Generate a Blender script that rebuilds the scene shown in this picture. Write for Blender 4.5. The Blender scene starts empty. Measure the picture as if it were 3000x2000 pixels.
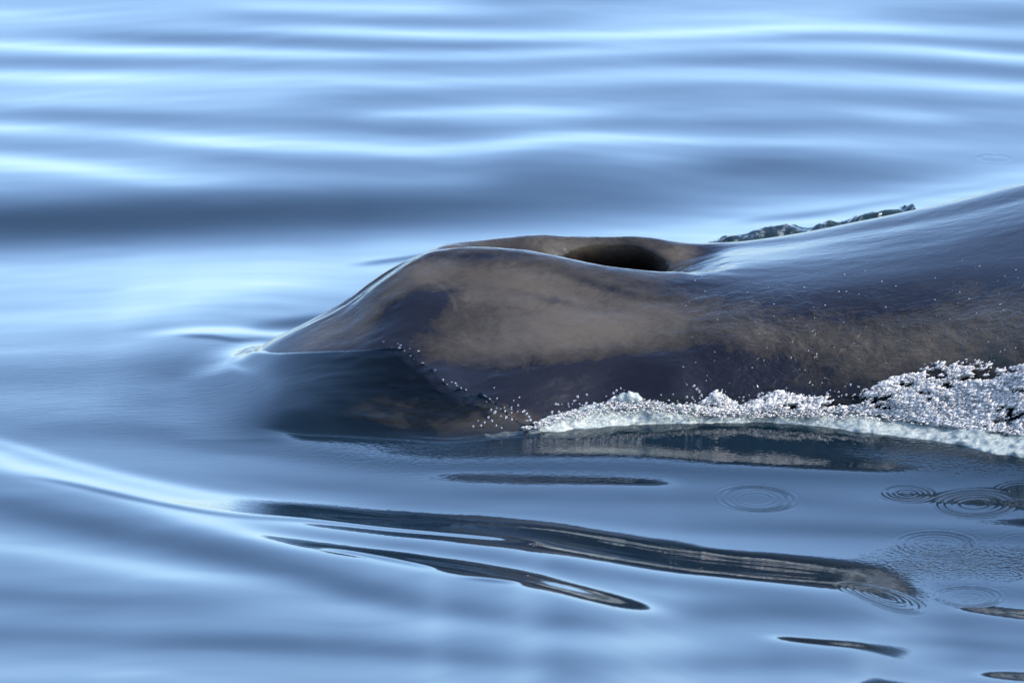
import bpy, bmesh, math, random
import numpy as np
from mathutils import Vector, noise as mnoise

random.seed(7); rng = np.random.default_rng(7)
S = bpy.context.scene
COL = S.collection
R = math.radians

# ------------------------------------------------------------------ camera, sky, sun, exposure
DEP, DIST, ZC = R(12.0), 20.0, 0.25
sD, cD = math.sin(DEP), math.cos(DEP)
CAM = np.array([0.0, -DIST*cD, ZC + DIST*sD])
cam = bpy.data.cameras.new('camera'); co = bpy.data.objects.new('camera', cam); COL.objects.link(co)
co.location = CAM; co.rotation_euler = (R(90) - DEP, 0, 0)
cam.sensor_width = 36.0; cam.lens = 36.0*DIST/3.0
cam.clip_start = 0.5; cam.clip_end = 20000
cam.dof.use_dof = True; cam.dof.focus_distance = DIST + 0.1; cam.dof.aperture_fstop = 6.0
S.camera = co

SUN_EL, SUN_AZ = R(39), R(106)       # azimuth measured clockwise from +Y (away from camera); behind the camera, a little right
w = bpy.data.worlds.new('World'); S.world = w; w.use_nodes = True
nt = w.node_tree; nt.nodes.clear()
sky = nt.nodes.new('ShaderNodeTexSky'); sky.sky_type = 'NISHITA'; sky.sun_disc = False
sky.sun_elevation = SUN_EL; sky.sun_rotation = SUN_AZ
sky.air_density = 1.0; sky.dust_density = 2.0; sky.ozone_density = 5.0; sky.altitude = 0
bg = nt.nodes.new('ShaderNodeBackground'); bg.inputs['Strength'].default_value = 0.15
wo = nt.nodes.new('ShaderNodeOutputWorld')
nt.links.new(sky.outputs[0], bg.inputs[0]); nt.links.new(bg.outputs[0], wo.inputs[0])
sun = bpy.data.lights.new('sun', 'SUN'); sun.energy = 2.0; sun.angle = R(0.53); sun.color = (1.0, 0.93, 0.83)
so = bpy.data.objects.new('sun', sun); COL.objects.link(so)
sd = Vector((math.sin(SUN_AZ)*math.cos(SUN_EL), math.cos(SUN_AZ)*math.cos(SUN_EL), math.sin(SUN_EL)))
so.rotation_euler = (-sd).to_track_quat('-Z', 'Y').to_euler(); so.location = (3, -8, 8)
vs = S.view_settings
vs.view_transform = 'Standard'; vs.look = 'None'; vs.gamma = 1.0; vs.use_curve_mapping = False; vs.exposure = 2.2

# ------------------------------------------------------------------ survey helpers
# the photograph is surveyed in a 2352 px wide frame: (U, V) is a direction, Y the distance beyond the whale's near flank
K = 3000.0/2352.0
def project(x, y, z):
    dy = y - CAM[1]; dz = z - CAM[2]
    dep = dy*cD - dz*sD
    up = dy*sD + dz*cD
    return (1500.0 + x/dep*DIST*1000.0)/K, (1000.0 - up/dep*DIST*1000.0)/K
def zat(V, y):
    t = (1000.0 - V*K)/(DIST*1000.0)
    dy = y - CAM[1]
    return CAM[2] + dy*(t*cD - sD)/(cD + t*sD)
def xat(U, y, z):
    dep = (y - CAM[1])*cD - (z - CAM[2])*sD
    return (U*K - 1500.0)/(DIST*1000.0)*dep
def yplane(V, z=0.0):
    t = (1000.0 - V*K)/(DIST*1000.0)
    return CAM[1] + (z - CAM[2])*(cD + t*sD)/(t*cD - sD)

def tag(o, label=None, cat=None, group=None, kind=None):
    if label: o['label'] = label
    if cat: o['category'] = cat
    if group: o['group'] = group
    if kind: o['kind'] = kind
    return o
def grid_mesh(name, X, Y, Z, attrs=None):
    n, m = X.shape
    v = np.stack([X, Y, Z], -1).reshape(-1, 3).astype(np.float32)
    i = np.arange(n-1)[:, None]*m + np.arange(m-1)[None, :]
    f = np.stack([i, i+m, i+m+1, i+1], -1).reshape(-1, 4).astype(np.int32)
    me = bpy.data.meshes.new(name)
    me.vertices.add(len(v)); me.vertices.foreach_set('co', v.ravel())
    me.loops.add(f.size); me.loops.foreach_set('vertex_index', f.ravel())
    me.polygons.add(len(f)); me.polygons.foreach_set('loop_start', np.arange(0, f.size, 4, dtype=np.int32))
    me.polygons.foreach_set('loop_total', np.full(len(f), 4, dtype=np.int32))
    me.update(calc_edges=True); me.validate()
    me.polygons.foreach_set('use_smooth', np.ones(len(f), dtype=bool))
    for k, a in (attrs or {}).items():
        at = me.attributes.new(k, 'FLOAT', 'POINT'); at.data.foreach_set('value', a.reshape(-1).astype(np.float32))
    return me
def sstep(a, b, x):
    t = np.clip((x-a)/(b-a), 0, 1); return t*t*(3-2*t)

class VNoise:
    """smooth value noise on a lattice, vectorised"""
    def __init__(self, seed): self.t = np.random.default_rng(seed).uniform(-1, 1, (256, 256))
    def __call__(self, x, y):
        x = np.asarray(x, float); y = np.asarray(y, float)
        xi = np.floor(x).astype(int); yi = np.floor(y).astype(int); fx = x-xi; fy = y-yi
        fx = fx*fx*fx*(fx*(fx*6-15)+10); fy = fy*fy*fy*(fy*(fy*6-15)+10)
        g = lambda a, b: self.t[a % 256, b % 256]
        return ((g(xi, yi)*(1-fx)+g(xi+1, yi)*fx)*(1-fy) + (g(xi, yi+1)*(1-fx)+g(xi+1, yi+1)*fx)*fy)
N1, N2, N3 = VNoise(1), VNoise(2), VNoise(3)
def fbm(n, x, y, o=4):
    r = 0; a = 1.0
    for k in range(o): r = r + a*n(x*2**k + 17*k, y*2**k + 31*k); a *= 0.5
    return r

# ------------------------------------------------------------------ materials
def new_mat(name):
    m = bpy.data.materials.new(name); m.use_nodes = True
    t = m.node_tree; t.nodes.clear()
    out = t.nodes.new('ShaderNodeOutputMaterial')
    return m, t, out
def N(t, kind, **kw):
    n = t.nodes.new('ShaderNode' + kind)
    for k, v in kw.items():
        if k in n.inputs: n.inputs[k].default_value = v
        else: setattr(n, k, v)
    return n
def L(t, a, b): t.links.new(a, b)
def coords(t, scale=(1, 1, 1), rot=(0, 0, 0)):
    c = N(t, 'TexCoord'); m = N(t, 'Mapping'); m.inputs['Scale'].default_value = scale; m.inputs['Rotation'].default_value = rot
    L(t, c.outputs['Object'], m.inputs['Vector']); return m.outputs[0]
def math_(t, op, a, b=None, clamp=False):
    n = N(t, 'Math', operation=op, use_clamp=clamp)
    for i, q in enumerate((a, b)):
        if q is None: continue
        if isinstance(q, (int, float)): n.inputs[i].default_value = q
        else: L(t, q, n.inputs[i])
    return n.outputs[0]

def water_mat():
    m, t, out = new_mat('sea water')
    p = N(t, 'BsdfPrincipled', Roughness=0.015, IOR=1.333)
    p.inputs['Base Color'].default_value = (0.0016, 0.0060, 0.0100, 1)
    # fine capillary texture where the 'ripple' attribute asks for it, faint streaks everywhere
    a = N(t, 'Attribute', attribute_name='ripple')
    n1 = N(t, 'TexNoise', Scale=1.0, Detail=2.0, Roughness=0.5); L(t, coords(t, (62, 60, 60)), n1.inputs['Vector'])
    n2 = N(t, 'TexNoise', Scale=1.0, Detail=2.0, Roughness=0.5); L(t, coords(t, (12, 120, 40), (0, 0, R(-14))), n2.inputs['Vector'])
    st = N(t, 'Attribute', attribute_name='streak')
    h = math_(t, 'ADD', math_(t, 'MULTIPLY', n1.outputs[0], a.outputs['Fac']), math_(t, 'MULTIPLY', n2.outputs[0], st.outputs['Fac']))
    b = N(t, 'Bump', Strength=1.0, Distance=0.004); L(t, h, b.inputs['Height'])
    L(t, b.outputs[0], p.inputs['Normal'])
    fr = N(t, 'Fresnel', IOR=1.333); L(t, b.outputs[0], fr.inputs['Normal'])
    tr = N(t, 'BsdfTransparent'); tr.inputs[0].default_value = (0.86, 0.89, 0.93, 1)
    th = N(t, 'Attribute', attribute_name='thin')
    mx = N(t, 'MixShader'); L(t, math_(t, 'MULTIPLY', th.outputs['Fac'], math_(t, 'SUBTRACT', 1.0, fr.outputs[0])), mx.inputs[0])
    L(t, p.outputs[0], mx.inputs[1]); L(t, tr.outputs[0], mx.inputs[2]); L(t, mx.outputs[0], out.inputs[0])
    return m
WATER = water_mat()

def skin_mat():
    m, t, out = new_mat('wet whale skin')
    p = N(t, 'BsdfPrincipled', IOR=1.34, Roughness=0.15); p.inputs['Specular IOR Level'].default_value = 0.3
    lit_scar = N(t, 'Attribute', attribute_name='light_and_scar'); bl = N(t, 'Attribute', attribute_name='black')
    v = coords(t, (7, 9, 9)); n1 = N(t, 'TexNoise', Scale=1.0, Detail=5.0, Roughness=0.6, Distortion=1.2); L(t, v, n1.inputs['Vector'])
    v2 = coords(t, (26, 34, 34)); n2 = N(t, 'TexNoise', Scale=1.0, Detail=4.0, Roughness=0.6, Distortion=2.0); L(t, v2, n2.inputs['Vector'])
    s = math_(t, 'ADD', lit_scar.outputs['Fac'], math_(t, 'MULTIPLY', math_(t, 'SUBTRACT', n1.outputs[0], 0.5), 0.62))
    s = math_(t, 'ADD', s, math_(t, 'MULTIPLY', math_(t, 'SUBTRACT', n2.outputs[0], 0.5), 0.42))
    r = N(t, 'ValToRGB'); L(t, s, r.inputs[0])  # ramp turns the painted shade and sun into navy and brown skin
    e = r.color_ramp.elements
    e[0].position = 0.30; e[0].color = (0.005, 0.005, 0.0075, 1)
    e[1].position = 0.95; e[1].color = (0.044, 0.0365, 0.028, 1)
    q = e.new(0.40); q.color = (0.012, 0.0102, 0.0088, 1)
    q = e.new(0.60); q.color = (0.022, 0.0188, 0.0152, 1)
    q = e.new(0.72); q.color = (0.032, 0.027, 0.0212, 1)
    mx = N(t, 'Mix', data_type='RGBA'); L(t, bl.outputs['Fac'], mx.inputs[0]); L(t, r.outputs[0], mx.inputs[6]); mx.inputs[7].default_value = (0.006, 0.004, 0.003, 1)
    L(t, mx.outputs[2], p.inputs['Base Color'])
    wr = N(t, 'Attribute', attribute_name='wrinkle')
    v3 = coords(t, (20, 30, 38)); n3 = N(t, 'TexNoise', Scale=1.0, Detail=3.0, Roughness=0.55, Distortion=1.6); L(t, v3, n3.inputs['Vector'])
    v4 = coords(t, (95, 120, 150)); n4 = N(t, 'TexNoise', Scale=1.0, Detail=2.0, Roughness=0.5, Distortion=0.6); L(t, v4, n4.inputs['Vector'])
    h = math_(t, 'MULTIPLY', wr.outputs['Fac'], math_(t, 'ADD', n3.outputs[0], math_(t, 'MULTIPLY', n4.outputs[0], 0.18)))
    b = N(t, 'Bump', Strength=1.0, Distance=0.009); L(t, h, b.inputs['Height']); L(t, b.outputs[0], p.inputs['Normal'])
    p.inputs['Coat Weight'].default_value = 0.0; p.inputs['Coat Roughness'].default_value = 0.08; p.inputs['Coat IOR'].default_value = 1.33
    L(t, b.outputs[0], p.inputs['Coat Normal'])
    L(t, p.outputs[0], out.inputs[0])
    return m
SKIN = skin_mat()

def foam_mat(name, lo, hi, spots, sc, width, bump):
    m, t, out = new_mat(name)
    p = N(t, 'BsdfPrincipled', Roughness=0.28, IOR=1.333)
    n1 = N(t, 'TexNoise', Scale=1.0, Detail=5.0, Roughness=0.65, Distortion=1.0); L(t, coords(t, sc, (0, R(28), 0)), n1.inputs['Vector'])
    r = N(t, 'ValToRGB'); L(t, n1.outputs[0], r.inputs[0]); e = r.color_ramp.elements
    e[0].position = spots; e[0].color = lo; e[1].position = spots + width; e[1].color = hi
    L(t, r.outputs[0], p.inputs['Base Color'])
    n2 = N(t, 'TexNoise', Scale=1.0, Detail=4.0, Roughness=0.6, Distortion=0.8); L(t, coords(t, (70, 100, 100)), n2.inputs['Vector'])
    b = N(t, 'Bump', Strength=0.8, Distance=bump); L(t, n2.outputs[0], b.inputs['Height']); L(t, b.outputs[0], p.inputs['Normal'])
    p.inputs['Subsurface Weight'].default_value = 0.15; p.inputs['Subsurface Radius'].default_value = (0.01, 0.012, 0.012)
    L(t, p.outputs[0], out.inputs[0]); return m
FOAM_G = foam_mat('milky green foam', (0.10, 0.12, 0.118, 1), (0.215, 0.235, 0.218, 1), 0.33, (22, 60, 60), .20, .006)
FOAM_W = foam_mat('white froth', (0.12, 0.12, 0.125, 1), (0.34, 0.33, 0.32, 1), 0.34, (34, 70, 80), .22, .002)

def drop_mat():
    m, t, out = new_mat('water drop')
    p = N(t, 'BsdfPrincipled', Roughness=0.03, IOR=1.333); p.inputs['Base Color'].default_value = (0.55, 0.57, 0.6, 1)
    p.inputs['Transmission Weight'].default_value = 0.8
    L(t, p.outputs[0], out.inputs[0]); return m
DROP = drop_mat()
def wash_mat():
    m, t, out = new_mat('dark green wash water')
    p = N(t, 'BsdfPrincipled', Roughness=0.06, IOR=1.333)
    n1 = N(t, 'TexNoise', Scale=1.0, Detail=4.0, Roughness=0.6); L(t, coords(t, (30, 30, 60)), n1.inputs['Vector'])
    r = N(t, 'ValToRGB'); L(t, n1.outputs[0], r.inputs[0]); e = r.color_ramp.elements
    e[0].position = 0.55; e[0].color = (0.006, 0.014, 0.016, 1); e[1].position = 0.85; e[1].color = (0.22, 0.23, 0.22, 1)
    L(t, r.outputs[0], p.inputs['Base Color'])
    b = N(t, 'Bump', Strength=1.0, Distance=0.004); L(t, n1.outputs[0], b.inputs['Height']); L(t, b.outputs[0], p.inputs['Normal'])
    L(t, p.outputs[0], out.inputs[0]); return m
WASH = wash_mat()

# ------------------------------------------------------------------ the sea
# wave faces: (slope towards the viewer, half width in frame px, crest line [(U, V, weight)])
WAVES = [
 # far field: pale backs (negative) and blue faces (positive)
 (-.07, 10, [(480,12,0),(600,16,.7),(900,24,1),(1100,28,.8),(1260,30,0)]),
 (-.06, 12, [(-400,34,.7),(0,34,.9),(90,36,.6),(260,40,0)]),
 ( .06, 14, [(430,40,0),(620,42,.8),(900,50,1),(1150,52,.7),(1400,50,0)]),
 ( .05, 14, [(1000,4,0),(1150,2,.9),(1350,2,.6),(1500,6,0)]),
 ( .05, 14, [(1950,30,0),(2150,34,.7),(2352,36,1),(2800,36,.7)]),
 (-.06,  9, [(1300,52,0),(1500,46,.6),(1750,40,.6),(1950,48,0)]),
 (-.10,  9, [(560,66,0),(780,72,.7),(1000,79,1),(1250,86,1),(1450,84,1),(1650,74,.9),(1850,66,.8),(2050,68,.8),(2200,78,.5),(2352,90,.3)]),
 ( .06, 12, [(50,82,0),(250,86,.7),(420,90,1),(700,100,.9),(1000,106,.9),(1250,104,.8),(1500,98,.4),(1700,92,.5),(1900,84,.9),(2100,92,.7),(2352,112,.7)]),
 (-.09, 10, [(-500,100,.7),(0,106,.8),(200,114,1),(420,119,1),(620,122,.9),(820,130,.8),(1050,132,.7),(1300,120,.7),(1500,110,.6),(1750,104,.6),(1950,106,.6),(2150,118,.8),(2270,128,1),(2352,136,1),(2800,150,.6)]),
 ( .06, 13, [(-500,140,.6),(0,142,.8),(300,148,.5),(600,150,.7),(900,148,.8),(1150,152,.4),(1500,138,.5),(1750,138,1),(1950,144,1),(2150,156,.9),(2352,166,.9),(2800,180,.6)]),
 (-.08, 13, [(-500,170,.7),(0,172,.9),(200,178,1),(420,182,.8),(700,178,.5),(950,188,.6),(1200,190,.6),(1450,176,.5),(1650,172,.6),(1900,180,.5),(2120,190,.8),(2352,208,.9),(2800,220,.6)]),
 ( .05, 18, [(600,220,0),(780,222,.9),(950,226,.8),(1150,218,.5),(1500,212,.8),(1750,214,.7),(1950,226,1),(2130,236,.7),(2352,240,.5),(2800,240,.4)]),
 (-.06, 16, [(-500,228,.5),(0,232,.6),(250,236,.7),(420,240,.4),(560,246,0)]),
 ( .06, 13, [(-300,264,0),(0,264,.5),(160,264,1),(320,268,.8),(520,280,.5),(750,288,.7),(950,296,.9),(1100,300,.6),(1250,292,.5),(1400,286,.8),(1560,286,.3),(1750,286,.8),(1950,284,.9),(2100,296,.6),(2352,300,.3)]),
 (-.08, 10, [(780,268,0),(880,266,.7),(1050,258,.8),(1200,254,.9),(1320,258,.6),(1460,262,0)]),
 (-.07, 11, [(1850,256,0),(2000,258,.7),(2120,268,.8),(2260,280,0)]),
 (-.09, 11, [(-500,292,.7),(0,295,1),(110,298,.8),(240,304,.4),(360,316,.8),(460,324,1),(620,336,.7),(800,344,.8),(1000,348,1),(1100,338,.8),(1220,322,.9),(1350,316,.9),(1500,320,.7),(1700,326,.5),(1900,324,.4),(2150,340,.3),(2352,345,.3)]),
 ( .05, 16, [(-400,330,.4),(0,334,.6),(200,338,.4),(330,346,.3),(500,362,.9),(700,376,1),(950,386,.9),(1120,384,.7),(1300,350,.3)]),
 (-.09, 14, [(-500,362,.8),(0,370,1),(150,382,1),(300,402,.9),(430,416,.6),(600,424,.2),(800,428,.3),(1000,420,.3),(1150,420,0)]),
 (-.06, 12, [(1350,352,0),(1480,360,.8),(1640,364,.6),(1800,356,.3),(1950,352,0)]),
 ( .22, 34, [(-600,520,.9),(0,515,1),(250,505,1),(450,498,1),(650,490,.95),(850,484,.8),(1050,478,.65),(1250,470,.5),(1450,462,.4),(1600,455,.2),(1750,450,0)]),
 ( .09, 26, [(1080,405,0),(1200,398,.9),(1320,396,1),(1450,400,.7),(1560,396,.7),(1700,382,1),(1850,384,.9),(2000,398,.6),(2150,396,.2),(2300,390,0)]),
 ( .05, 26, [(1650,440,0),(1800,436,.8),(2000,420,.8),(2200,400,.6),(2352,380,.4)]),
 # pale swell behind the whale
 (-.05, 34, [(-600,655,.3),(0,650,.5),(250,648,.8),(500,640,1),(700,625,1),(900,598,1),(1100,575,.8),(1300,565,.5),(1500,555,1),(1650,535,1.3),(1800,508,1.3),(1950,480,1.3),(2100,452,1.4),(2250,428,1.5),(2352,412,1.5),(2800,340,1.2)]),
 ( .05,  5, [(1670,514,0),(1740,506,1),(1850,495,1.4),(1930,484,1),(2020,468,.6),(2150,446,.5),(2300,424,.4),(2352,418,.3)]),
 ( .10,  5, [(815,610,0),(860,604,1),(940,594,1.2),(1000,586,1)]),
 (-.05, 30, [(-600,735,.5),(0,735,.6),(200,725,.7),(400,705,.7),(520,690,.3),(620,680,0)]),
 ( .12, 12, [(560,752,0),(620,748,.7),(690,742,1.5),(740,735,1.5)]),
 (-.10,  9, [(300,772,0),(380,764,.6),(460,758,1),(560,760,1),(620,768,.8)]),
 ( .12,  5, [(410,770,0),(450,772,1),(500,774,1),(540,784,1),(590,780,.5),(620,776,0)]),
 # left: run-up of the bow wave
 ( .05, 40, [(-600,850,.4),(0,860,.8),(250,855,1),(330,848,1.6),(420,846,1.9),(520,845,1.7),(650,850,.8),(760,850,0)]),
 ( .05, 30, [(200,930,0),(330,925,1.0),(430,922,1.2),(520,920,1.0),(600,925,.5),(700,930,0)]),
 (-.03, 30, [(-600,800,.6),(0,800,.8),(200,800,.6),(350,800,.3),(450,800,0)]),
 # near field
 ( .09, 34, [(-500,985,.2),(0,985,.3),(250,985,.6),(450,1005,.9),(650,1030,1.1),(850,1055,1.5),(1050,1065,1.6),(1300,1068,1.7),(1600,1080,1.7),(1900,1085,1.6),(2352,1100,1.5),(2800,1110,1.2)]),
 (-.05, 12, [(-600,930,.6),(0,1010,1.1),(120,1052,1.2),(250,1085,1.3),(400,1118,1.2),(560,1145,.8),(700,1160,.3),(850,1170,0)]),
 (-.13, 14, [(820,1036,0),(900,1040,.6),(1000,1044,1),(1200,1040,1),(1450,1034,1),(1650,1052,1),(1850,1064,1),(2000,1072,.8),(2120,1078,0)]),
 (-.14, 11, [(980,1092,0),(1060,1094,.7),(1200,1098,.9),(1400,1102,.9),(1500,1106,.7),(1570,1108,0)]),
 ( .06, 22, [(450,1080,0),(700,1110,.9),(950,1128,1),(1250,1135,1.3),(1550,1142,1.4),(1800,1148,1.3),(2000,1165,1.3),(2352,1180,1.4)]),
 ( .07, 24, [(1980,1330,0),(2130,1342,1),(2352,1360,1),(2800,1370,1)]),
 ( .035, 26, [(1600,1110,0),(1800,1118,1),(2100,1130,1),(2352,1140,1),(2800,1150,1)]),
 ( .115, 24, [(1300,1000,0),(1500,1008,.8),(1700,1010,1),(2000,1032,1),(2352,1072,1),(2800,1110,1)]),
 ( .05, 26, [(700,1150,0),(900,1160,.9),(1100,1172,1),(1300,1180,1),(1700,1190,1),(2000,1205,1),(2352,1230,1),(2800,1240,1)]),
 ( .03, 60, [(1300,1190,0),(1600,1230,.5),(1900,1250,1),(2352,1270,1.3),(2800,1280,1.3)]),
 ( .05, 18, [(1350,1205,0),(1600,1212,.6),(1850,1215,1),(2050,1222,1),(2352,1235,1)]),
 # the bow-wave ridge and the whale mirrored in it
 (-.125, 25, [(-600,860,.6),(-200,985,.65),(0,1060,.68),(150,1100,.7),(300,1135,.72),(450,1162,.76),(600,1178,.78),(700,1184,.9),(850,1200,1),(1000,1213,1.1),(1150,1226,1.2),(1270,1240,1.3),(1400,1262,1.2),(1550,1286,1.1),(1700,1303,1.05),(1850,1318,1),(1980,1330,.8),(2060,1340,.5),(2140,1350,0)]),
 ( .14,  6, [(60,1092,0),(140,1106,.8),(300,1142,1),(450,1172,.8),(560,1186,.6),(700,1192,.8),(900,1215,1),(1050,1228,1.1),(1180,1240,1),(1240,1246,0)]),
 ( .06, 20, [(-500,1000,.4),(0,1090,.4),(250,1150,.5),(500,1200,.4),(700,1225,.7),(900,1246,.9),(1100,1268,1),(1300,1300,1),(1500,1330,1),(1700,1345,1),(1900,1360,.7),(2100,1375,.4)]),
 (-.115, 18, [(280,1155,0),(400,1185,.6),(520,1208,.8),(640,1238,1),(800,1262,1.1),(950,1285,1.2),(1100,1308,1.3),(1230,1330,1.4),(1340,1360,1.3),(1430,1384,1.1),(1500,1398,.8),(1560,1407,0)]),
 ( .14,  4.5, [(720,1256,0),(800,1266,1),(920,1288,1.1),(980,1300,.8),(1010,1306,0)]),
 ( .15,  4, [(1070,1325,0),(1110,1329,1),(1160,1334,1),(1200,1338,0)]),
 ( .10, 34, [(-600,1060,.7),(0,1160,.8),(250,1215,1),(450,1255,1),(650,1300,.9),(850,1355,1),(1000,1390,.8),(1200,1418,.6),(1400,1432,.5),(1600,1400,.7),(1800,1395,1),(2000,1410,.9),(2200,1430,.6),(2352,1440,.6)]),
 (-.05, 20, [(-600,1225,.9),(0,1250,.9),(200,1282,1),(400,1315,1),(550,1330,.7),(700,1340,.2),(800,1345,0)]),
 ( .08, 26, [(-500,1340,.6),(0,1365,.7),(250,1380,.7),(450,1385,.4),(620,1390,0)]),
 (-.030, 22, [(450,1405,0),(650,1400,.6),(850,1408,.9),(1050,1428,1),(1250,1458,1),(1450,1475,.8),(1600,1470,.4),(1700,1468,0)]),
 ( .08, 26, [(-400,1460,.4),(0,1455,.6),(300,1470,.7),(600,1475,1),(850,1485,.9),(1100,1510,.7),(1400,1530,.5),(1700,1520,.7),(2000,1520,.7),(2300,1515,.4)]),
 ( .055, 16, [(1970,1472,0),(2060,1468,1),(2200,1475,1),(2352,1490,.6)]),
 ( .05, 16, [(1880,1545,0),(2040,1548,1),(2200,1548,0)]),
 (-.095, 8.5, [(1740,1460,0),(1800,1465,.9),(1880,1473,1),(1960,1481,.9),(2010,1486,0)]),
 (-.11, 10, [(2180,1392,0),(2240,1398,.9),(2352,1412,1.1),(2700,1440,1.2)]),
 (-.10,  9, [(2230,1547,0),(2300,1550,.9),(2352,1554,1),(2700,1570,1)]),
 (-.05, 26, [(-400,1545,.6),(0,1545,.6),(300,1545,.5),(600,1550,.3)]),
]
BASE = [(-200,.034),(300,.026),(600,.0),(900,.02),(1000,.024),(1180,.022),(1300,.008),(1568,.0),(1900,0)]
UG = np.arange(-900, 3300, 8.0)
def gsm(a, sg):
    n = int(3*sg/8)+1; k = np.exp(-0.5*(np.arange(-n, n+1)*8/sg)**2); k /= k.sum()
    return np.convolve(np.pad(a, n, mode='edge'), k, 'valid')
WV = []
for a, w_, pts in WAVES:
    p = np.array(pts, float); sg = 45 if p[-1, 0]-p[0, 0] > 700 else 22
    vm = p[:, 1].mean()
    if vm < 560: a *= 0.72 if a < 0 else 1.05; w_ = w_*1.6
    elif vm > 1195 and a > 0 and w_ > 21: a *= 1.0
    elif vm > 1195 and a < 0 and w_ > 19: a *= 1.2; w_ *= 1.2
    WV.append((a, w_, gsm(np.interp(UG, p[:, 0], p[:, 1]), sg), gsm(np.interp(UG, p[:, 0], p[:, 2]), sg)))
def slope(U, V):
    s = np.interp(V, [b[0] for b in BASE], [b[1] for b in BASE])
    for a, w_, pc, pe in WV:
        c = np.interp(U, UG, pc)
        d = (V - c)/w_
        if np.all(np.abs(d) > 3): continue
        e = np.interp(U, UG, pe)
        s = s + a*e*np.exp(-d*d)
    return np.where(s < -.11, -.11 + .075*np.tanh((s+.11)/.075), s)     # no wave back steeper than the line of sight
def lines(a, b, step, grow, lo, hi):
    c = list(np.arange(a, b + 1e-9, step) if not callable(step) else [])
    if callable(step):
        v = a; c = []
        while v < b: c.append(v); v += step(v)
        c.append(b)
    left = []; v = c[0]; d = c[1]-c[0]
    while v > lo: d *= grow; v -= d; left.append(v)
    right = []; v = c[-1]; d = c[-1]-c[-2]
    while v < hi: d *= grow; v += d; right.append(v)
    return np.array(left[::-1] + c + right)
gx = lines(-2.25, 2.35, lambda v: 0.0045 if 0.25 < v < 1.6 else 0.009, 1.16, -6000, 6000)
gy = lines(-3.15, 8.6, lambda v: 0.0055 if v < -0.2 else (0.008 if v < 1.8 else 0.016), 1.16, -6000, 9000)
NX, NY = len(gx), len(gy)
Z = np.zeros((NX, NY)); y0 = -0.2; j0 = int(np.searchsorted(gy, y0))
fine_y = (gy > -3.4) & (gy < 9.6)
cx = np.clip(gx, -3.2, 3.3)
yref = np.minimum(-.2 + 1.9*np.logaddexp(0, (-1.5-gx)/.18)*.18, 3.0); js = np.searchsorted(gy, yref)
kx = np.exp(-0.5*(np.arange(-90, 91)*.009/.30)**2); kx /= kx.sum(); fx_ = (gx > -2.25) & (gx < 2.35); gu = np.arange(-2.25, 2.35, .009)
def relax(z):
    q = np.interp(gu, gx, z); q = np.convolve(np.pad(q, 90, mode='edge'), kx, 'valid'); return np.where(fx_, np.interp(gx, gu, q), z)
z = np.zeros(NX)
for j in range(1, NY):
    if not fine_y[j]: Z[:, j] = z; continue
    dy = gy[j]-gy[j-1]
    U, V = project(cx, gy[j-1], z); dz = slope(U, V)*dy
    if gy[j] > 1.2: dz = dz - 1.3*dy*(z - relax(z))*sstep(0, 1, (gy[j] - np.maximum(1.2, yref + .2))/.8)
    z = np.where(j > js, z + dz, np.where(j == js, slope(*project(cx, yref, 0*cx))*(gy[j]-yref) if np.any(j == js) else 0.0, 0.0)); Z[:, j] = z
z = np.zeros(NX)
for j in range(NY-2, -1, -1):
    if not fine_y[j]: Z[:, j] = np.where(j < js, z, Z[:, j]); continue
    U, V = project(cx, gy[j+1], z); z = np.where(j < js, z - slope(U, V)*(gy[j+1]-gy[j]), np.where(j == js, Z[:, j], 0.0)); Z[:, j] = np.where(j < js, z, Z[:, j])
GX, GY = np.meshgrid(gx, gy, indexing='ij')
# slow drift is taken out so that the sea stays level
mx_ = np.where((gx > -4.5) & (gx < -1.72))[0]; sub = Z[mx_].copy()
for _i in range(6):
    sub[1:-1, 1:-1] = (sub[1:-1, 1:-1]*2 + sub[2:, 1:-1] + sub[:-2, 1:-1] + sub[1:-1, 2:] + sub[1:-1, :-2])/6
wl = sstep(-1.75, -1.95, gx[mx_])[:, None]; Z[mx_] = Z[mx_]*(1-wl) + sub*wl
print('sea range', Z[:, fine_y].min(), Z[:, fine_y].max())
# open sea beyond: long-crested swell
OPEN = np.zeros_like(Z)
for k in range(14):
    lam = rng.uniform(0.7, 3.2); an = R(90) + rng.normal(0, .22); ph = rng.uniform(0, 6.28); kk = 2*math.pi/lam
    fade = np.clip(2.2 - 0.002*np.hypot(GX, GY)/lam, 0, 1)
    OPEN += 0.022/kk*np.sin(kk*(GX*math.cos(an) + GY*math.sin(an)) + ph)*fade
dist_out = np.maximum(np.abs(GX) - 2.3, 0)/1.6 + np.maximum(GY - 8.3, 0)/1.6 + np.maximum(-3.0 - GY, 0)/1.0
wgt = 1 - sstep(0, 1, dist_out)
far = sstep(20, 200, np.hypot(GX, GY))
Z = Z*wgt + OPEN*(1-wgt)*(1-far)
Z += (fbm(N1, GX*1.3, GY*2.4, 3)*0.0012)*(1-far)

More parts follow.
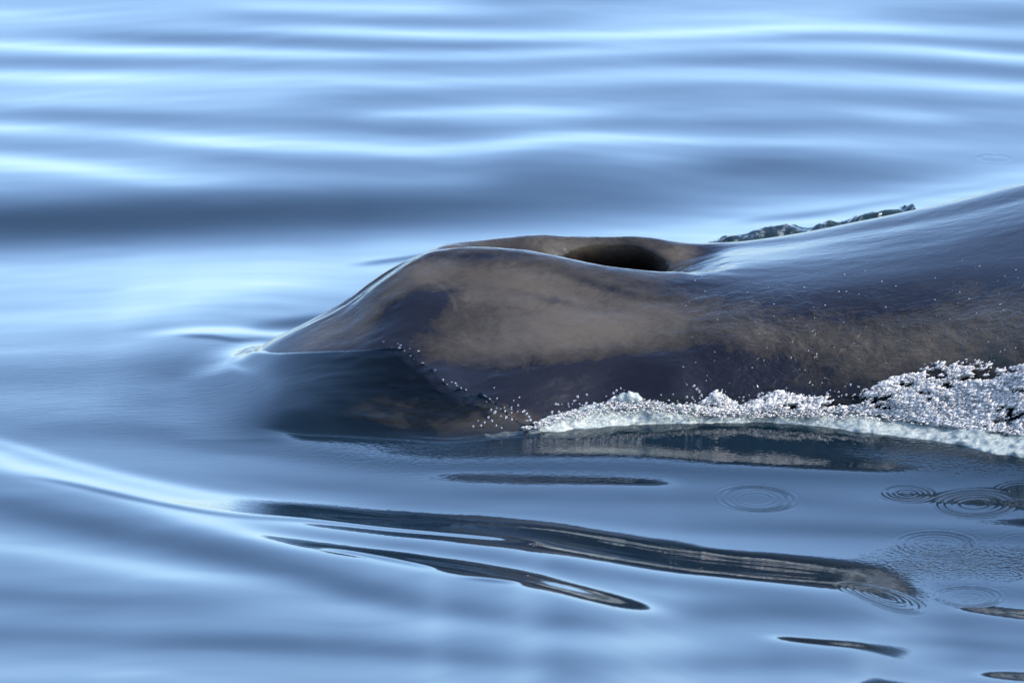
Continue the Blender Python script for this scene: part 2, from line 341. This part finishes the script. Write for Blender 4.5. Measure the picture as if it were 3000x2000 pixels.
# ------------------------------------------------------------------ the whale (swims to the left; midline at y = 0.62)
LEAN = 1.32
def ymap(U, y):
    """the flank leans back: distances beyond the waterline are stretched"""
    lim = .45 + .40*float(sstep(1500, 1800, U)); f = LEAN
    y2 = y if y < -.05 else (-.05 + (y+.05)*f if y < lim else -.05 + (lim+.05)*f + (y-lim))
    return y2 + .055*float(sstep(950, 1400, U))*(1 - float(sstep(2150, 2352, U)))*max(0, min(1, 1 - y/.5))
def vof(y, z_): return float(project(0.0, y, z_)[1])
def st(U, near, mid, farp, under=(-.28, -.35, -.1, -.9, 1.32, 1.30)):
    """near: k2..k7, mid: valley, farp: far rim, as (y, V) or (y, None, z)"""
    pts = [(under[2], under[3]), (ymap(U, under[0]), under[1])]
    for q in near + mid + farp:
        y = q[0]; y2 = ymap(U, y)
        if len(q) == 3 and q[2] < .02: pts.append((y2, q[2])); continue
        V = q[1] if len(q) == 2 else vof(y, q[2])
        pts.append((y2, zat(V, y2)))
    pts += [(ymap(U, under[4]), -.10), (ymap(U, under[5]), -.6)]
    yc, zc = pts[7]
    return xat(U, yc, zc), pts
_ = None
ST = [
 (-3.3, [(.5,-.75),(.3,-.6),(.25,-.5),(.3,-.45),(.38,-.42),(.45,-.40),(.52,-.39),(.58,-.38),(.62,-.38),(.66,-.38),(.72,-.40),(.85,-.45),(.98,-.52),(.9,-.7)]),
 (-2.2, [(.2,-.85),(.05,-.55),(0.0,-.36),(.08,-.30),(.18,-.26),(.3,-.23),(.4,-.21),(.5,-.20),(.58,-.20),(.66,-.20),(.78,-.22),(.98,-.28),(1.2,-.4),(1.1,-.8)]),
 st(330, [(-.1,_,-.16),(-.04,_,-.12),(.06,_,-.085),(.2,_,-.06),(.35,_,-.05),(.5,_,-.04)], [(.58,_,-.035),(.66,_,-.04)], [(.76,_,-.05),(.98,_,-.12)]),
 st(480, [(-.1,_,-.12),(-.04,_,-.10),(.06,_,-.07),(.17,_,-.04),(.28,_,-.015),(.37,_,.01)], [(.43,_,.015),(.5,_,.012)], [(.62,_,-.01),(.95,_,-.06)]),
 st(640, [(-.14,_,-.07),(-.085,_,.012),(.02,927),(.14,876),(.26,827),(.36,787)], [(.41,774),(.46,771)], [(.58,_,.105),(.92,_,-.03)]),
 st(720, [(-.16,_,-.05),(-.10,970),(.0,920),(.13,858),(.26,797),(.37,749)], [(.42,735),(.47,731)], [(.60,_,.155),(.95,_,-.01)]),
 st(800, [(-.18,_,-.05),(-.12,981),(-.02,920),(.12,846),(.27,768),(.39,708)], [(.45,690),(.51,685)], [(.66,_,.205),(.98,_,.02)]),
 st(880, [(-.2,_,-.05),(-.14,988),(-.02,920),(.12,834),(.28,728),(.41,648)], [(.48,632),(.55,628)], [(.70,_,.275),(1.02,_,.06)]),
 st(950, [(-.22,_,-.05),(-.16,998),(-.03,925),(.12,826),(.29,694),(.43,603)], [(.50,592),(.60,590)], [(.75,_,.33),(1.05,_,.1)]),
 st(1010, [(-.24,_,-.05),(-.18,1002),(-.04,930),(.11,830),(.29,686),(.44,584)], [(.53,577),(.65,575)], [(.79,573),(1.08,_,.1)]),
 st(1080, [(-.24,_,-.05),(-.18,1003),(-.05,930),(.10,835),(.28,690),(.43,574)], [(.55,_,.400),(.67,_,.376)], [(.80,559),(1.1,_,.12)]),
 st(1160, [(-0.210,_,-.05),(-0.155,995),(-0.050,920),(.07,830),(.26,690),(.42,576)], [(.55,_,.375),(.67,_,.362)], [(.80,549),(1.1,_,.12)], (-0.200,-.35,0.05,-.9,1.32,1.30)),
 st(1250, [(-0.180,_,-.05),(-0.120,975),(-0.035,900),(0.058,815),(.24,690),(.41,583)], [(.54,_,.345),(.67,_,.345)], [(.80,540),(1.1,_,.12)], (-0.150,-.35,0.05,-.9,1.32,1.30)),
 st(1320, [(-0.070,_,-.05),(-0.090,968),(-0.020,890),(0.052,812),(.23,694),(.40,594)], [(.54,_,.270),(.68,_,.265)], [(.80,537),(1.1,_,.12)], (-0.060,-.35,0.05,-.9,1.32,1.30)),
 st(1400, [(-0.050,_,-.05),(-0.070,962),(-0.010,885),(0.055,808),(.22,700),(.39,609)], [(.53,_,.235),(.68,_,.225)], [(.80,538),(1.1,_,.12)], (-0.040,-.35,0.05,-.9,1.32,1.30)),
 st(1480, [(-0.040,_,-.05),(-0.060,955),(-0.020,880),(0.060,800),(.21,702),(.38,619)], [(.52,_,.275),(.67,_,.285)], [(.80,541),(1.1,_,.12)], (-0.030,-.35,0.05,-.9,1.32,1.30)),
 st(1550, [(-0.040,_,-.05),(-0.060,948),(-0.030,872),(0.055,794),(.20,702),(.37,625)], [(.51,_,.335),(.66,_,.340)], [(.80,553),(1.1,_,.12)], (-0.040,-.35,0.05,-.9,1.32,1.30)),
 st(1610, [(-0.030,_,-.05),(-0.050,944),(-0.020,866),(0.055,788),(.19,698),(.36,629)], [(.50,_,.358),(.66,_,.362)], [(.81,562),(1.12,_,.12)], (-0.030,-.35,0.05,-.9,1.32,1.30)),
 st(1680, [(-0.030,_,-.05),(-0.050,942),(-0.020,862),(0.045,782),(.19,692),(.36,628)], [(.50,_,.385),(.66,_,.386)], [(.82,563),(1.12,_,.14)], (-0.030,-.35,0.05,-.9,1.32,1.30)),
 st(1800, [(-0.030,_,-.05),(-0.050,938),(-0.020,860),(0.040,778),(.18,684),(.36,622)], [(.50,591),(.65,566)], [(.82,549),(1.14,_,.16)], (-0.030,-.35,0.05,-.9,1.32,1.30)),
 st(2000, [(-0.060,_,-.05),(-0.080,932),(-0.050,858),(0.035,768),(.18,668),(.35,606)], [(.50,566),(.64,535)], [(.82,511),(1.16,_,.2)], (-0.060,-.35,0.05,-.9,1.32,1.30)),
 st(2200, [(-0.210,_,-.05),(-0.160,940),(-0.120,856),(-0.015,750),(.16,648),(.33,580)], [(.48,535),(.62,500)], [(.82,468),(1.18,_,.26)], (-0.17,-.35,0.0,-.9,1.32,1.30)),
 st(2352, [(-.28,_,-.05),(-.22,950),(-.18,852),(-.05,738),(.14,632),(.32,556)], [(.46,506),(.61,467)], [(.82,431),(1.2,_,.3)], (-.33,-.4,-.15,-1.0,1.4,1.36)),
]
def scaled(x, dz, sy, like=22):
    p = ST[like][1]; return (x, [(0.75 + (y-.75)*sy, zz + dz) for y, zz in p])
ST += [scaled(1.8, .06, 1.08), scaled(2.6, .09, 1.15), scaled(4.0, .06, 1.2), scaled(6.0, -.12, 1.1), scaled(8.0, -.45, .8), scaled(10.0, -.8, .35)]
sx = np.array([s[0] for s in ST]); CT = np.array([s[1] for s in ST])      # stations x 14 x 2
assert np.all(np.diff(sx) > 0), sx
def pchip(x, Y, xn):
    h = np.diff(x); d = np.diff(Y, axis=0)/h.reshape((-1,)+(1,)*(Y.ndim-1))
    m = np.zeros_like(Y); m[0] = d[0]; m[-1] = d[-1]
    hs = h.reshape((-1,)+(1,)*(Y.ndim-1))
    # finite difference (non monotone) tangents, softened
    m[1:-1] = (d[:-1]*hs[1:] + d[1:]*hs[:-1])/(hs[1:]+hs[:-1])
    i = np.clip(np.searchsorted(x, xn) - 1, 0, len(x)-2); sh = (-1,)+(1,)*(Y.ndim-1)
    t = ((xn-x[i])/h[i]).reshape(sh); hh = h[i].reshape(sh)
    return (2*t**3-3*t**2+1)*Y[i] + (t**3-2*t**2+t)*hh*m[i] + (-2*t**3+3*t**2)*Y[i+1] + (t**3-t**2)*hh*m[i+1]
wx = lines(-1.75, 1.75, .0055, 1.12, -3.28, 9.98); wx = wx[(wx > -3.3) & (wx < 10.0)]
CX = pchip(sx, CT, wx)                                                    # n x 14 x 2
kk = np.arange(14.0)
tn = np.concatenate([np.linspace(0, 2, 14, endpoint=False), np.linspace(2, 11, 215, endpoint=False), np.linspace(11, 13, 16)])
P = np.moveaxis(pchip(kk, np.moveaxis(CX, 1, 0), tn), 0, 1)               # n x m x 2
WYv, WZv = P[..., 0].copy(), P[..., 1].copy()
def smooth(A, n, ax):
    for _i in range(n):
        B = A.copy(); sl = [slice(None)]*2; a = sl.copy(); b = sl.copy(); c = sl.copy()
        a[ax] = slice(0, -2); b[ax] = slice(1, -1); c[ax] = slice(2, None)
        B[tuple(b)] = .25*A[tuple(a)] + .5*A[tuple(b)] + .25*A[tuple(c)]; A = B
    return A
for ax, n in ((0, 14), (1, 14)): WYv = smooth(WYv, n, ax); WZv = smooth(WZv, n, ax)
WXv = np.repeat(wx[:, None], len(tn), 1)
def normals(X, Y, Zz):
    P3 = np.stack([X, Y, Zz], -1); du = np.gradient(P3, axis=0); dv = np.gradient(P3, axis=1)
    n = np.cross(du, dv); return n/np.maximum(np.linalg.norm(n, axis=-1, keepdims=True), 1e-9)
WN = normals(WXv, WYv, WZv)
TT = np.repeat(tn[None, :], len(wx), 0)
WU, WV_ = project(WXv, WYv, WZv)
# nostril: an open slit on the far side of the groove, pressed into the wall
hu = np.clip(1 - ((WU-1400)/142.0)**2, 0, 1)
slit = sstep(0.0, 0.8, hu)*np.exp(-((TT-9.10)/np.maximum(0.06 + .46*hu, .05))**4)
WYv += 0.10*slit; WZv -= 0.05*slit
# folds round the blowhole, ripples of loose skin on the flank
fold = 0.004*fbm(N2, WXv*5, TT*2.2, 4)*sstep(-.75, -.3, WXv)*(1 - .8*sstep(1600, 1720, WU))
flank = sstep(1500, 1750, WU)*sstep(620, 760, WV_)
fold += flank*0.0025*fbm(N3, WXv*16, WZv*34 + .8*fbm(N1, WXv*8, WZv*8, 2), 3)
for q, A in ((0, WXv), (1, WYv), (2, WZv)): A += WN[..., q]*fold
nm = np.repeat(TT, 1, 1)
near_side = TT < 7.6
def blob(u, v, ru, rv, rot=0.0):
    c, s = math.cos(R(rot)), math.sin(R(rot)); a = (WU-u)*c + (WV_-v)*s; b = -(WU-u)*s + (WV_-v)*c
    return np.exp(-((a/ru)**2 + (b/rv)**2))
lit_scar = np.full_like(WXv, 0.16)  # sunlit brown and shaded navy patches painted into the skin colour, plus a scar
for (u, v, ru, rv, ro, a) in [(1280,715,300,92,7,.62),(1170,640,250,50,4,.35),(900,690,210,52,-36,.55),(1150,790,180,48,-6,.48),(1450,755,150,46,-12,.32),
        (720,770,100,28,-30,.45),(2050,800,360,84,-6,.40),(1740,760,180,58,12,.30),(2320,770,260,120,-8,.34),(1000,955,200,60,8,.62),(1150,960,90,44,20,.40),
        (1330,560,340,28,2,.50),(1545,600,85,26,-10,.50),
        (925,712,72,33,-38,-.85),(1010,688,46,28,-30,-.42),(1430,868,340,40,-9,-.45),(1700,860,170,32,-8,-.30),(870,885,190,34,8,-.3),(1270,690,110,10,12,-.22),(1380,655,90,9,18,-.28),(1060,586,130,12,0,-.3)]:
    lit_scar += a*blob(u, v, ru, rv, ro)
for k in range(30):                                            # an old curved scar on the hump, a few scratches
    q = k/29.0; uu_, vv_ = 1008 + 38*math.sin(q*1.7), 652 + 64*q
    lit_scar += 0.10*np.exp(-(((WU-uu_)/3.2)**2 + ((WV_-vv_)/3.2)**2))
lit_scar -= 0.35*(1-near_side)*sstep(1560, 1640, WU)
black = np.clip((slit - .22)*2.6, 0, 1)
wrk = 0.16 + 0.6*flank - 0.08*sstep(1560, 1700, WU)*(TT > 5.6)
wrk = wrk*(1 - .75*sstep(-.3, -.75, WXv))
wm = grid_mesh('whale', WXv, WYv, WZv, {'light_and_scar': lit_scar, 'black': black, 'wrinkle': wrk})
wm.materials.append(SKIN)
whale = bpy.data.objects.new('whale', wm); COL.objects.link(whale)
tag(whale, 'dark wet whale surfacing, its ridged blowhole and back above the blue water', 'whale')

# ------------------------------------------------------------------ the sea runs up and over the submerged snout
EU = [300, 560, 640, 720, 850, 930, 965, 1050, 1130, 1220, 1300]
EV = [796, 800, 806, 803, 798, 802, 836, 893, 925, 975, 1040]
xs_ = np.where((gx > -2.6) & (gx < 0.3))[0]; ys_ = np.where((gy > -.35) & (gy < 2.0))[0]
H = np.full((len(xs_), len(ys_)), -.3)
top = TT[0] >= 2.0
iw = np.clip(np.searchsorted(wx, gx[xs_]), 1, len(wx)-1)
for a_, (i, gxx) in enumerate(zip(iw, gx[xs_])):
    f = (gxx - wx[i-1])/(wx[i]-wx[i-1])
    yy = WYv[i-1][top]*(1-f) + WYv[i][top]*f; zz = WZv[i-1][top]*(1-f) + WZv[i][top]*f
    h_ = np.interp(gy[ys_], yy, zz, right=-.3); H[a_] = np.where(gy[ys_] < yy[0], zz[0] - (yy[0]-gy[ys_])*.8, h_)
sl = np.ix_(xs_, ys_); Xs, Ys, Zs = GX[sl], GY[sl], Z[sl]
def box(A, n, ax):
    for _i in range(3):
        B = np.apply_along_axis(lambda q: np.convolve(np.pad(q, n, mode='edge'), np.ones(2*n+1)/(2*n+1), 'valid'), ax, A); A = B
    return A
Hb = box(box(np.maximum(H, -.16), 15, 0), 11, 1)
HU, HV = project(Xs, Ys, H)
SU, SV = project(Xs, Ys, np.maximum(H, Zs)); soft = 1 - sstep(560, 690 + 190*sstep(810, 900, SV), SU)
Hm = H*(1-soft) + np.maximum(Hb, H)*soft
edge = (HV - np.interp(HU, EU, EV))*K*1e-3 + 0.008*fbm(N1, Xs*22, Ys*22, 3)*sstep(880, 980, HU)
th = -0.012 + 0.026*sstep(-.004, 0.022, edge)
lip = np.exp(-((edge-0.014)/0.013)**2)*sstep(820, 960, HU)
th = th + lip*(0.004 + 0.014*np.maximum(fbm(N3, Xs*34, Ys*44 + H*40, 3), -.3))
th = np.where(soft > 0, th*(1-soft) + soft*np.maximum(th, .004), th)
Hm = Hm + th
kk_ = 0.010 + 0.045*soft
dz_ = np.clip((Hm - Zs)/kk_, -1, 1)
Zn = np.where(Hm - Zs > kk_, Hm, np.where(Hm - Zs < -kk_, Zs, Zs + kk_*(dz_+1)**2/4))
inside = (edge < 0.0) & (soft < .5) & (H > Zs)
Zn = np.where(inside, np.minimum(Zn, H - 0.010), Zn)
fadeR = 1 - sstep(.06, .12, Xs)
Z[sl] = Zn*fadeR + np.minimum(Zs, np.where(H > Zs, Zs, 9))*(1-fadeR)
Zb = box(box(Z[sl], 9, 0), 9, 1)
wb = sstep(380, 470, SU)*(1 - sstep(570, 700, SU))*sstep(835, 880, SV)*sstep(-.34, -.22, Ys)
Z[sl] = np.maximum(Z[sl]*(1-wb) + Zb*wb, np.where(wb > 0, H + .004, -9))
thin = np.zeros_like(Z); thin[sl] = sstep(540, 960, SU)*np.exp(-np.maximum(Z[sl] - H, 0)/0.09)*sstep(-.06, .03, H)
Z0 = Z.copy()

def sea_z(x, y):
    i = np.clip(np.searchsorted(gx, x) - 1, 0, NX-2); j = np.clip(np.searchsorted(gy, y) - 1, 0, NY-2)
    fx = (x-gx[i])/(gx[i+1]-gx[i]); fy = (y-gy[j])/(gy[j+1]-gy[j])
    return (Z0[i, j]*(1-fx)+Z0[i+1, j]*fx)*(1-fy) + (Z0[i, j+1]*(1-fx)+Z0[i+1, j+1]*fx)*fy
def on_sea(U, V):
    """point of the sea surface seen in direction (U, V)"""
    ys = gy[(gy > -3.1) & (gy < 8.5)][::-1]
    y = yplane(V, 0.0)
    for _ in range(12):
        x = xat(U, y, float(sea_z(xat(U, y, 0), y))); zz = float(sea_z(x, y)); y = 0.5*y + 0.5*yplane(V, zz)
    return x, y, zz
# ring ripples where drops fell back
RINGS = [(1737,1145,88,.9),(2083,1133,58,1.2),(2240,1156,88,1.2),(2345,1128,60,.8),(2285,364,40,.7),(2150,1252,92,1.0),(2078,1300,36,1.3),
         (2215,1272,62,1.0),(2028,1367,92,1.3),(2222,1371,78,1.1),(2350,1246,58,1.2),(2110,1030,46,1.2),(2300,1320,50,.8),(1655,989,34,.7),(2180,1300,30,.8)]
rip = np.zeros_like(Z); Zr = np.zeros_like(Z)
for (u, v_, rr, amp) in RINGS:
    x, y, zz = on_sea(u, v_)
    r0 = rr*K*1e-3*(1 + y/20.0)
    ii = np.where(np.abs(gx-x) < r0*1.8)[0]; jj = np.where(np.abs(gy-y) < r0*1.8)[0]
    if len(ii) == 0 or len(jj) == 0: continue
    sl = np.ix_(ii, jj)
    r = np.hypot(GX[sl]-x, GY[sl]-y)
    lam = max(0.016, r0*0.19) if v_ > 500 else r0*.55
    th = np.arctan2(GY[sl]-y, GX[sl]-x)
    env = np.exp(-((r-r0*.92)/(r0*.20))**2) + 0.45*np.exp(-((r-r0*.45)/(r0*.12))**2) + (0.9*np.exp(-(r/(r0*.12))**2) if rr < 60 else 0)
    Zr[sl] += amp*0.34*lam/6.28*np.sin(6.28*(r-r0)/lam + .4*np.sin(th*2+u))*env*(0.75 + .25*np.sin(th + v_))
Z = Z + Zr
# fine capillary roughness patches (U, V, radius U, radius V, strength)
PATCH = [(2150,1035,170,34,1.6),(2240,1075,150,22,1.1),(2200,1290,170,60,.9),(2150,1368,200,22,.35),(1050,1040,320,34,1.1),(1250,1095,300,14,.9),(1500,1050,500,30,.7),
         (600,1160,400,30,.16),(1680,1000,200,14,.4),(500,780,120,20,.25),(900,600,110,14,.2),(2330,1060,70,30,.9)]
PU, PV = project(GX, GY, Z)
for (u, v_, ru, rv, a) in PATCH: rip = np.maximum(rip, 0.5*a*np.exp(-(((PU-u)/ru)**2 + ((PV-v_)/rv)**2)**1.0))
streak = 0.16*np.exp(-((PU-350)/600)**2 - ((PV-915)/130)**2) + 0.012
me = grid_mesh('water', GX, GY, Z, {'ripple': rip*wgt, 'streak': streak*wgt + .02*(1-wgt), 'thin': thin})
me.materials.append(WATER)
sea = bpy.data.objects.new('water', me); COL.objects.link(sea); tag(sea, 'smooth rippled blue sea around the whale', kind='structure')

# ------------------------------------------------------------------ foam
def ico(sub=1):
    b = bmesh.new(); bmesh.ops.create_icosphere(b, subdivisions=sub, radius=1.0)
    v = np.array([q.co[:] for q in b.verts]); f = np.array([[q.index for q in p.verts] for p in b.faces]); b.free(); return v, f
IV1, IF1 = ico(1); IV2, IF2 = ico(2)
def blobs(name, items, mat, sub=1, rough=.25, seed=0, flip=False):
    """items: (centre, (rx, ry, rz), spin)"""
    V0, F0 = (IV1, IF1) if sub == 1 else (IV2, IF2); g = np.random.default_rng(seed); vs_, fs_ = [], []; o = 0
    for c, r, sp in items:
        v = V0*(1 + rough*g.uniform(-1, 1, (len(V0), 1)))*np.array(r)
        cs, sn = math.cos(sp), math.sin(sp); v = np.stack([v[:, 0]*cs - v[:, 2]*sn, v[:, 1], v[:, 0]*sn + v[:, 2]*cs], -1)
        vs_.append(v + np.array(c)); fs_.append(F0 + o); o += len(V0)
    me = bpy.data.meshes.new(name); me.from_pydata(np.concatenate(vs_).tolist(), [], np.concatenate(fs_).tolist())
    me.polygons.foreach_set('use_smooth', np.ones(len(me.polygons), dtype=bool)); me.materials.append(mat)
    ob = bpy.data.objects.new(name, me); COL.objects.link(ob); return ob
def interp(u, T): return np.interp(u, [q[0] for q in T], [q[1] for q in T])
def flank_y(u, v):
    """where the direction (u, v) meets the whale's near flank"""
    i = int(np.argmin(np.abs(wx - (u*K-1500)*1e-3))); q = near_side[i] & (TT[i] > 1.2) & (TT[i] < 7)
    j = np.argmin(np.abs(WV_[i][q] - v)); return float(WYv[i][q][j])
# milky lower roll: bottom and top edges along the flank
BOT = [(1110,1004),(1200,998),(1300,992),(1450,985),(1600,984),(1750,980),(1850,984),(2000,1000),(2150,1012),(2250,1030),(2352,1046),(2600,1075)]
TOP = [(1110,998),(1200,982),(1300,948),(1400,928),(1500,928),(1650,945),(1800,945),(1950,940),(2100,950),(2250,962),(2352,975),(2600,985)]
items = []
for k in range(2600):
    u = 1115 + (2600-1115)*rng.random()
    b, t_ = interp(u, BOT), interp(u, TOP); t_ = t_ - 10*float(N1(u/37.0, 3.0))*min(1, (b-t_)/30) - 5*float(N2(u/13.0, 9.0)); f = rng.random(); v = b + (t_-b)*f
    yb = yplane(b, 0.0); y = yb + 0.015 + (min(flank_y(min(u, 2360), t_), yb + .22) - 0.012 - yb)*f**1.2 + rng.normal(0, .006)
    zz = zat(v, y); r = rng.uniform(.010, .030)*min(1, (b-t_)/45 + .15)
    items.append(((xat(u, y, zz), y + r*.5, zz - r*.5), (r*1.9, r, r*.7), rng.uniform(-.3, .3)))
for (u, v, r) in [(1427,918,.016),(1434,910,.014),(1448,914,.020),(1458,910,.013),(1466,922,.018),(1637,912,.009),(1644,922,.010),(1652,930,.011),(1560,934,.012),(1596,938,.015),(1380,930,.010),(1350,938,.009),(1700,934,.010),(1730,938,.012)]:
    y = flank_y(u, v) - .02; zz = zat(v, y); items.append(((xat(u, y, zz), y, zz), (r, r, r*1.2), .2))
foam = blobs('foam', items, FOAM_G, 1, .18, 1)
rm = foam.modifiers.new('fuse', 'REMESH'); rm.mode = 'VOXEL'; rm.voxel_size = 0.0045; rm.use_smooth_shade = True
sm = foam.modifiers.new('soften', 'SMOOTH'); sm.iterations = 7; sm.factor = .5
tx = bpy.data.textures.new('froth', 'CLOUDS'); tx.noise_scale = 0.034; tx.noise_depth = 3
dm = foam.modifiers.new('froth', 'DISPLACE'); dm.texture = tx; dm.strength = 0.007; dm.mid_level = .5; dm.texture_coords = 'GLOBAL'
tag(foam, 'milky green-white foam rolling along the waterline of the whale', kind='stuff')
# white froth climbing the flank towards the back
FT = [(1380,935),(1430,905),(1470,925),(1600,935),(1640,900),(1700,935),(1780,902),(1850,915),(1930,915),(2000,885),(2080,862),(2150,835),(2250,832),(2300,850),(2352,838),(2600,830)]
FB = [(1380,940),(1430,935),(1470,935),(1600,945),(1640,945),(1700,950),(1780,940),(1850,945),(1930,940),(2000,948),(2080,960),(2150,975),(2250,985),(2352,1000),(2600,1010)]
items = []
for k in range(90000):
    u = 1385 + (2600-1385)*rng.random()**.7
    t_, b = interp(u, FT), interp(u, FB); h = b - t_
    if rng.random() > h/60 + .1: continue
    f = rng.random(); v = b + (t_-b)*f + rng.normal(0, 2.5)
    g = float(N2(u/46.0 + v/60, v/17.0)) + .6*float(N1(u/15.0 + v/20, v/7.0)) + .30*f
    hole = math.exp(-((u-2312)/34)**2 - ((v-950)/15)**2) + .5*math.exp(-((u-2225)/30)**2 - ((v-872)/10)**2)
    if rng.random() > 1/(1 + math.exp(9*(g - (0.62 if u > 2050 else 0.36) + 1.3*hole))): continue
    y = flank_y(min(u, 2360), v) - 0.005 - 0.045*(1-f)*min(1, h/120) - 0.014*rng.random()
    r = rng.uniform(.0010, .0027) if rng.random() < .95 else rng.uniform(.003, .006)
    zz = zat(v, y); items.append(((xat(u, y, zz), y, zz), (r*2.6, r, r*.9), rng.uniform(.1, .8)))
for k in range(1900):
    u = 1200 + 1300*rng.random(); b, t_ = interp(u, BOT), interp(u, TOP); f = .60 + .52*rng.random()**.7; v = b + (t_-b)*f
    yb = yplane(b, 0.0); y = yb + (min(flank_y(min(u, 2360), t_), yb + .22) - .012 - yb)*f**1.2 - .012 - .012*rng.random(); r = rng.uniform(.001, .0026)
    zz = zat(v, y); items.append(((xat(u, y, zz), y, zz), (r*2.4, r, r), rng.uniform(-.2, .6)))
print('froth', len(items))
froth = blobs('froth', items, FOAM_W, 1, .25, 2)
tag(froth, 'broken white froth climbing the flank of the whale above the milky foam', kind='stuff')

# wash along the far side of the back
WT = [(1600,560),(1640,556),(1700,545),(1770,528),(1850,519),(1940,512),(1960,502),(2000,494),(2040,490),(2075,480),(2112,484)]
YW = 1.50
uu = np.linspace(1590, 2125, 420); vv = np.linspace(-1, 1, 44)
UU, QQ = np.meshgrid(uu, vv, indexing='ij')
ztop = np.array([zat(interp(u, WT), YW) for u in uu])[:, None]*sstep(1585, 1625, UU)*(1 - sstep(2100, 2125, UU)) 
WYw = YW + 0.14*QQ; WXw = np.array([xat(u, YW, .2) for u in uu])[:, None] + 0*QQ
rag = 0.35 + 0.9*np.abs(N2(uu/70.0, 0*uu))[:, None]
lump = 0.013*fbm(N1, WXw*13, WYw*16, 3)*rag + 0.006*np.maximum(fbm(N3, WXw*45, WYw*40, 2), 0)*rag
WZw = (ztop + lump)*np.clip(1 - QQ**2, 0, 1)**.5 + 0.006
WXw = WXw + 0.008*fbm(N2, WXw*16, WZw*16, 2); WYw = WYw + 0.008*fbm(N3, WXw*24, WZw*24, 2)
wme = grid_mesh('wash', WXw, WYw, WZw); wme.materials.append(WASH)
wash = bpy.data.objects.new('wash', wme); COL.objects.link(wash)
tag(wash, 'dark green broken wash behind the back of the whale', kind='stuff')

# ------------------------------------------------------------------ drops in the air
DR = [(1594,886,6),(1601,893,5),(1606,899,6),(1611,908,5),(1590,912,3),(1640,909,8),(1646,918,7),(1653,926,7),(1698,912,3),(1327,911,5),(1322,919,3),(1348,906,4),(1352,936,4),(1268,947,5),(1284,945,4),(1248,966,5),(1234,972,4),
      (1128,941,4),(1137,946,5),(1160,944,4),(1163,958,5),(1151,955,3),(1176,963,4),(1190,930,3),(1203,944,5),(1210,950,5),(1215,957,5),(1218,964,5),(1122,958,4),(1130,966,4),(1113,970,4),(1098,966,3),(1105,977,5),(1087,979,4),(1140,977,4),(1152,982,4),(1175,947,3),
      (1193,912,3),(1860,878,3),(1866,884,3),(2015,905,3),(2022,899,4),(1992,912,3)]
lbl = 'clear water drop flying clear of the foam beside the whale'
dmesh = bpy.data.meshes.new('water_drop'); dmesh.from_pydata(IV2.tolist(), [], IF2.tolist()); dmesh.materials.append(DROP)
dmesh.polygons.foreach_set('use_smooth', np.ones(len(dmesh.polygons), dtype=bool))
for u, v, r in DR:
    y = flank_y(u, v) - 0.03; zz = zat(v, y); o = bpy.data.objects.new('water_drop', dmesh); COL.objects.link(o)
    o.location = (xat(u, y, zz), y, zz); s = r*.00075
    o.scale = (s*random.uniform(.8, 1.1), s, s*random.uniform(1.0, 1.6)); o.rotation_euler = (0, random.uniform(0, .9), random.uniform(0, 3))
    if u < 1235: tag(o, 'clear water drop tossed up where the water sheet over the snout breaks', 'water drop', 'drops at the edge of the water sheet')
    elif u < 1400: tag(o, 'clear water drop above the thin leading end of the milky foam', 'water drop', 'drops over the leading end of the foam')
    elif u < 1800: tag(o, 'clear water drop in the string thrown up from the middle of the foam', 'water drop', 'string of drops over the middle of the foam')
    else: tag(o, 'clear water drop over the white froth that climbs the flank', 'water drop', 'drops over the white froth')
# fine spray: too many and too small to count
items = []
for k in range(140):
    u = rng.uniform(1560, 2352); v = rng.uniform(600, 930)
    y = flank_y(u, v) - rng.uniform(.01, .05); zz = zat(v, y); r = rng.uniform(.0006, .0016); items.append(((xat(u, y, zz), y, zz), (r*1.8, r, r), rng.uniform(-.9, .9)))
for k in range(18):
    u = 1100 + abs(rng.normal(0, 55)) + 40*rng.random(); v = interp(u, EU and list(zip(EU, EV))) + rng.normal(0, 14) - 4
    y = flank_y(u, v) - rng.uniform(.004, .02); zz = zat(v, y); r = rng.uniform(.0010, .0030); items.append(((xat(u, y, zz), y, zz), (r*1.5, r, r), rng.uniform(-.9, .9)))
for k in range(26):
    u = rng.uniform(880, 1130); v = interp(u, list(zip(EU, EV))) + rng.normal(0, 7) - 3
    y = flank_y(u, v) - rng.uniform(.004, .012); zz = zat(v, y); r = rng.uniform(.0012, .0032); items.append(((xat(u, y, zz), y, zz), (r*1.5, r, r), rng.uniform(-.9, .9)))
for k in range(110):
    u = rng.uniform(1250, 1990); v = interp(u, FT) - abs(rng.normal(0, 9)); y = flank_y(u, v) - .03; zz = zat(v, y); r = rng.uniform(.0012, .0036)
    items.append(((xat(u, y, zz), y, zz), (r*1.2, r, r*1.3), rng.uniform(-.9, .9)))
spray = blobs('spray', items, DROP, 1, .1, 4)
tag(spray, 'fine spray of tiny drops scattered over the flank of the whale', kind='stuff')
print('built', len(bpy.data.objects))
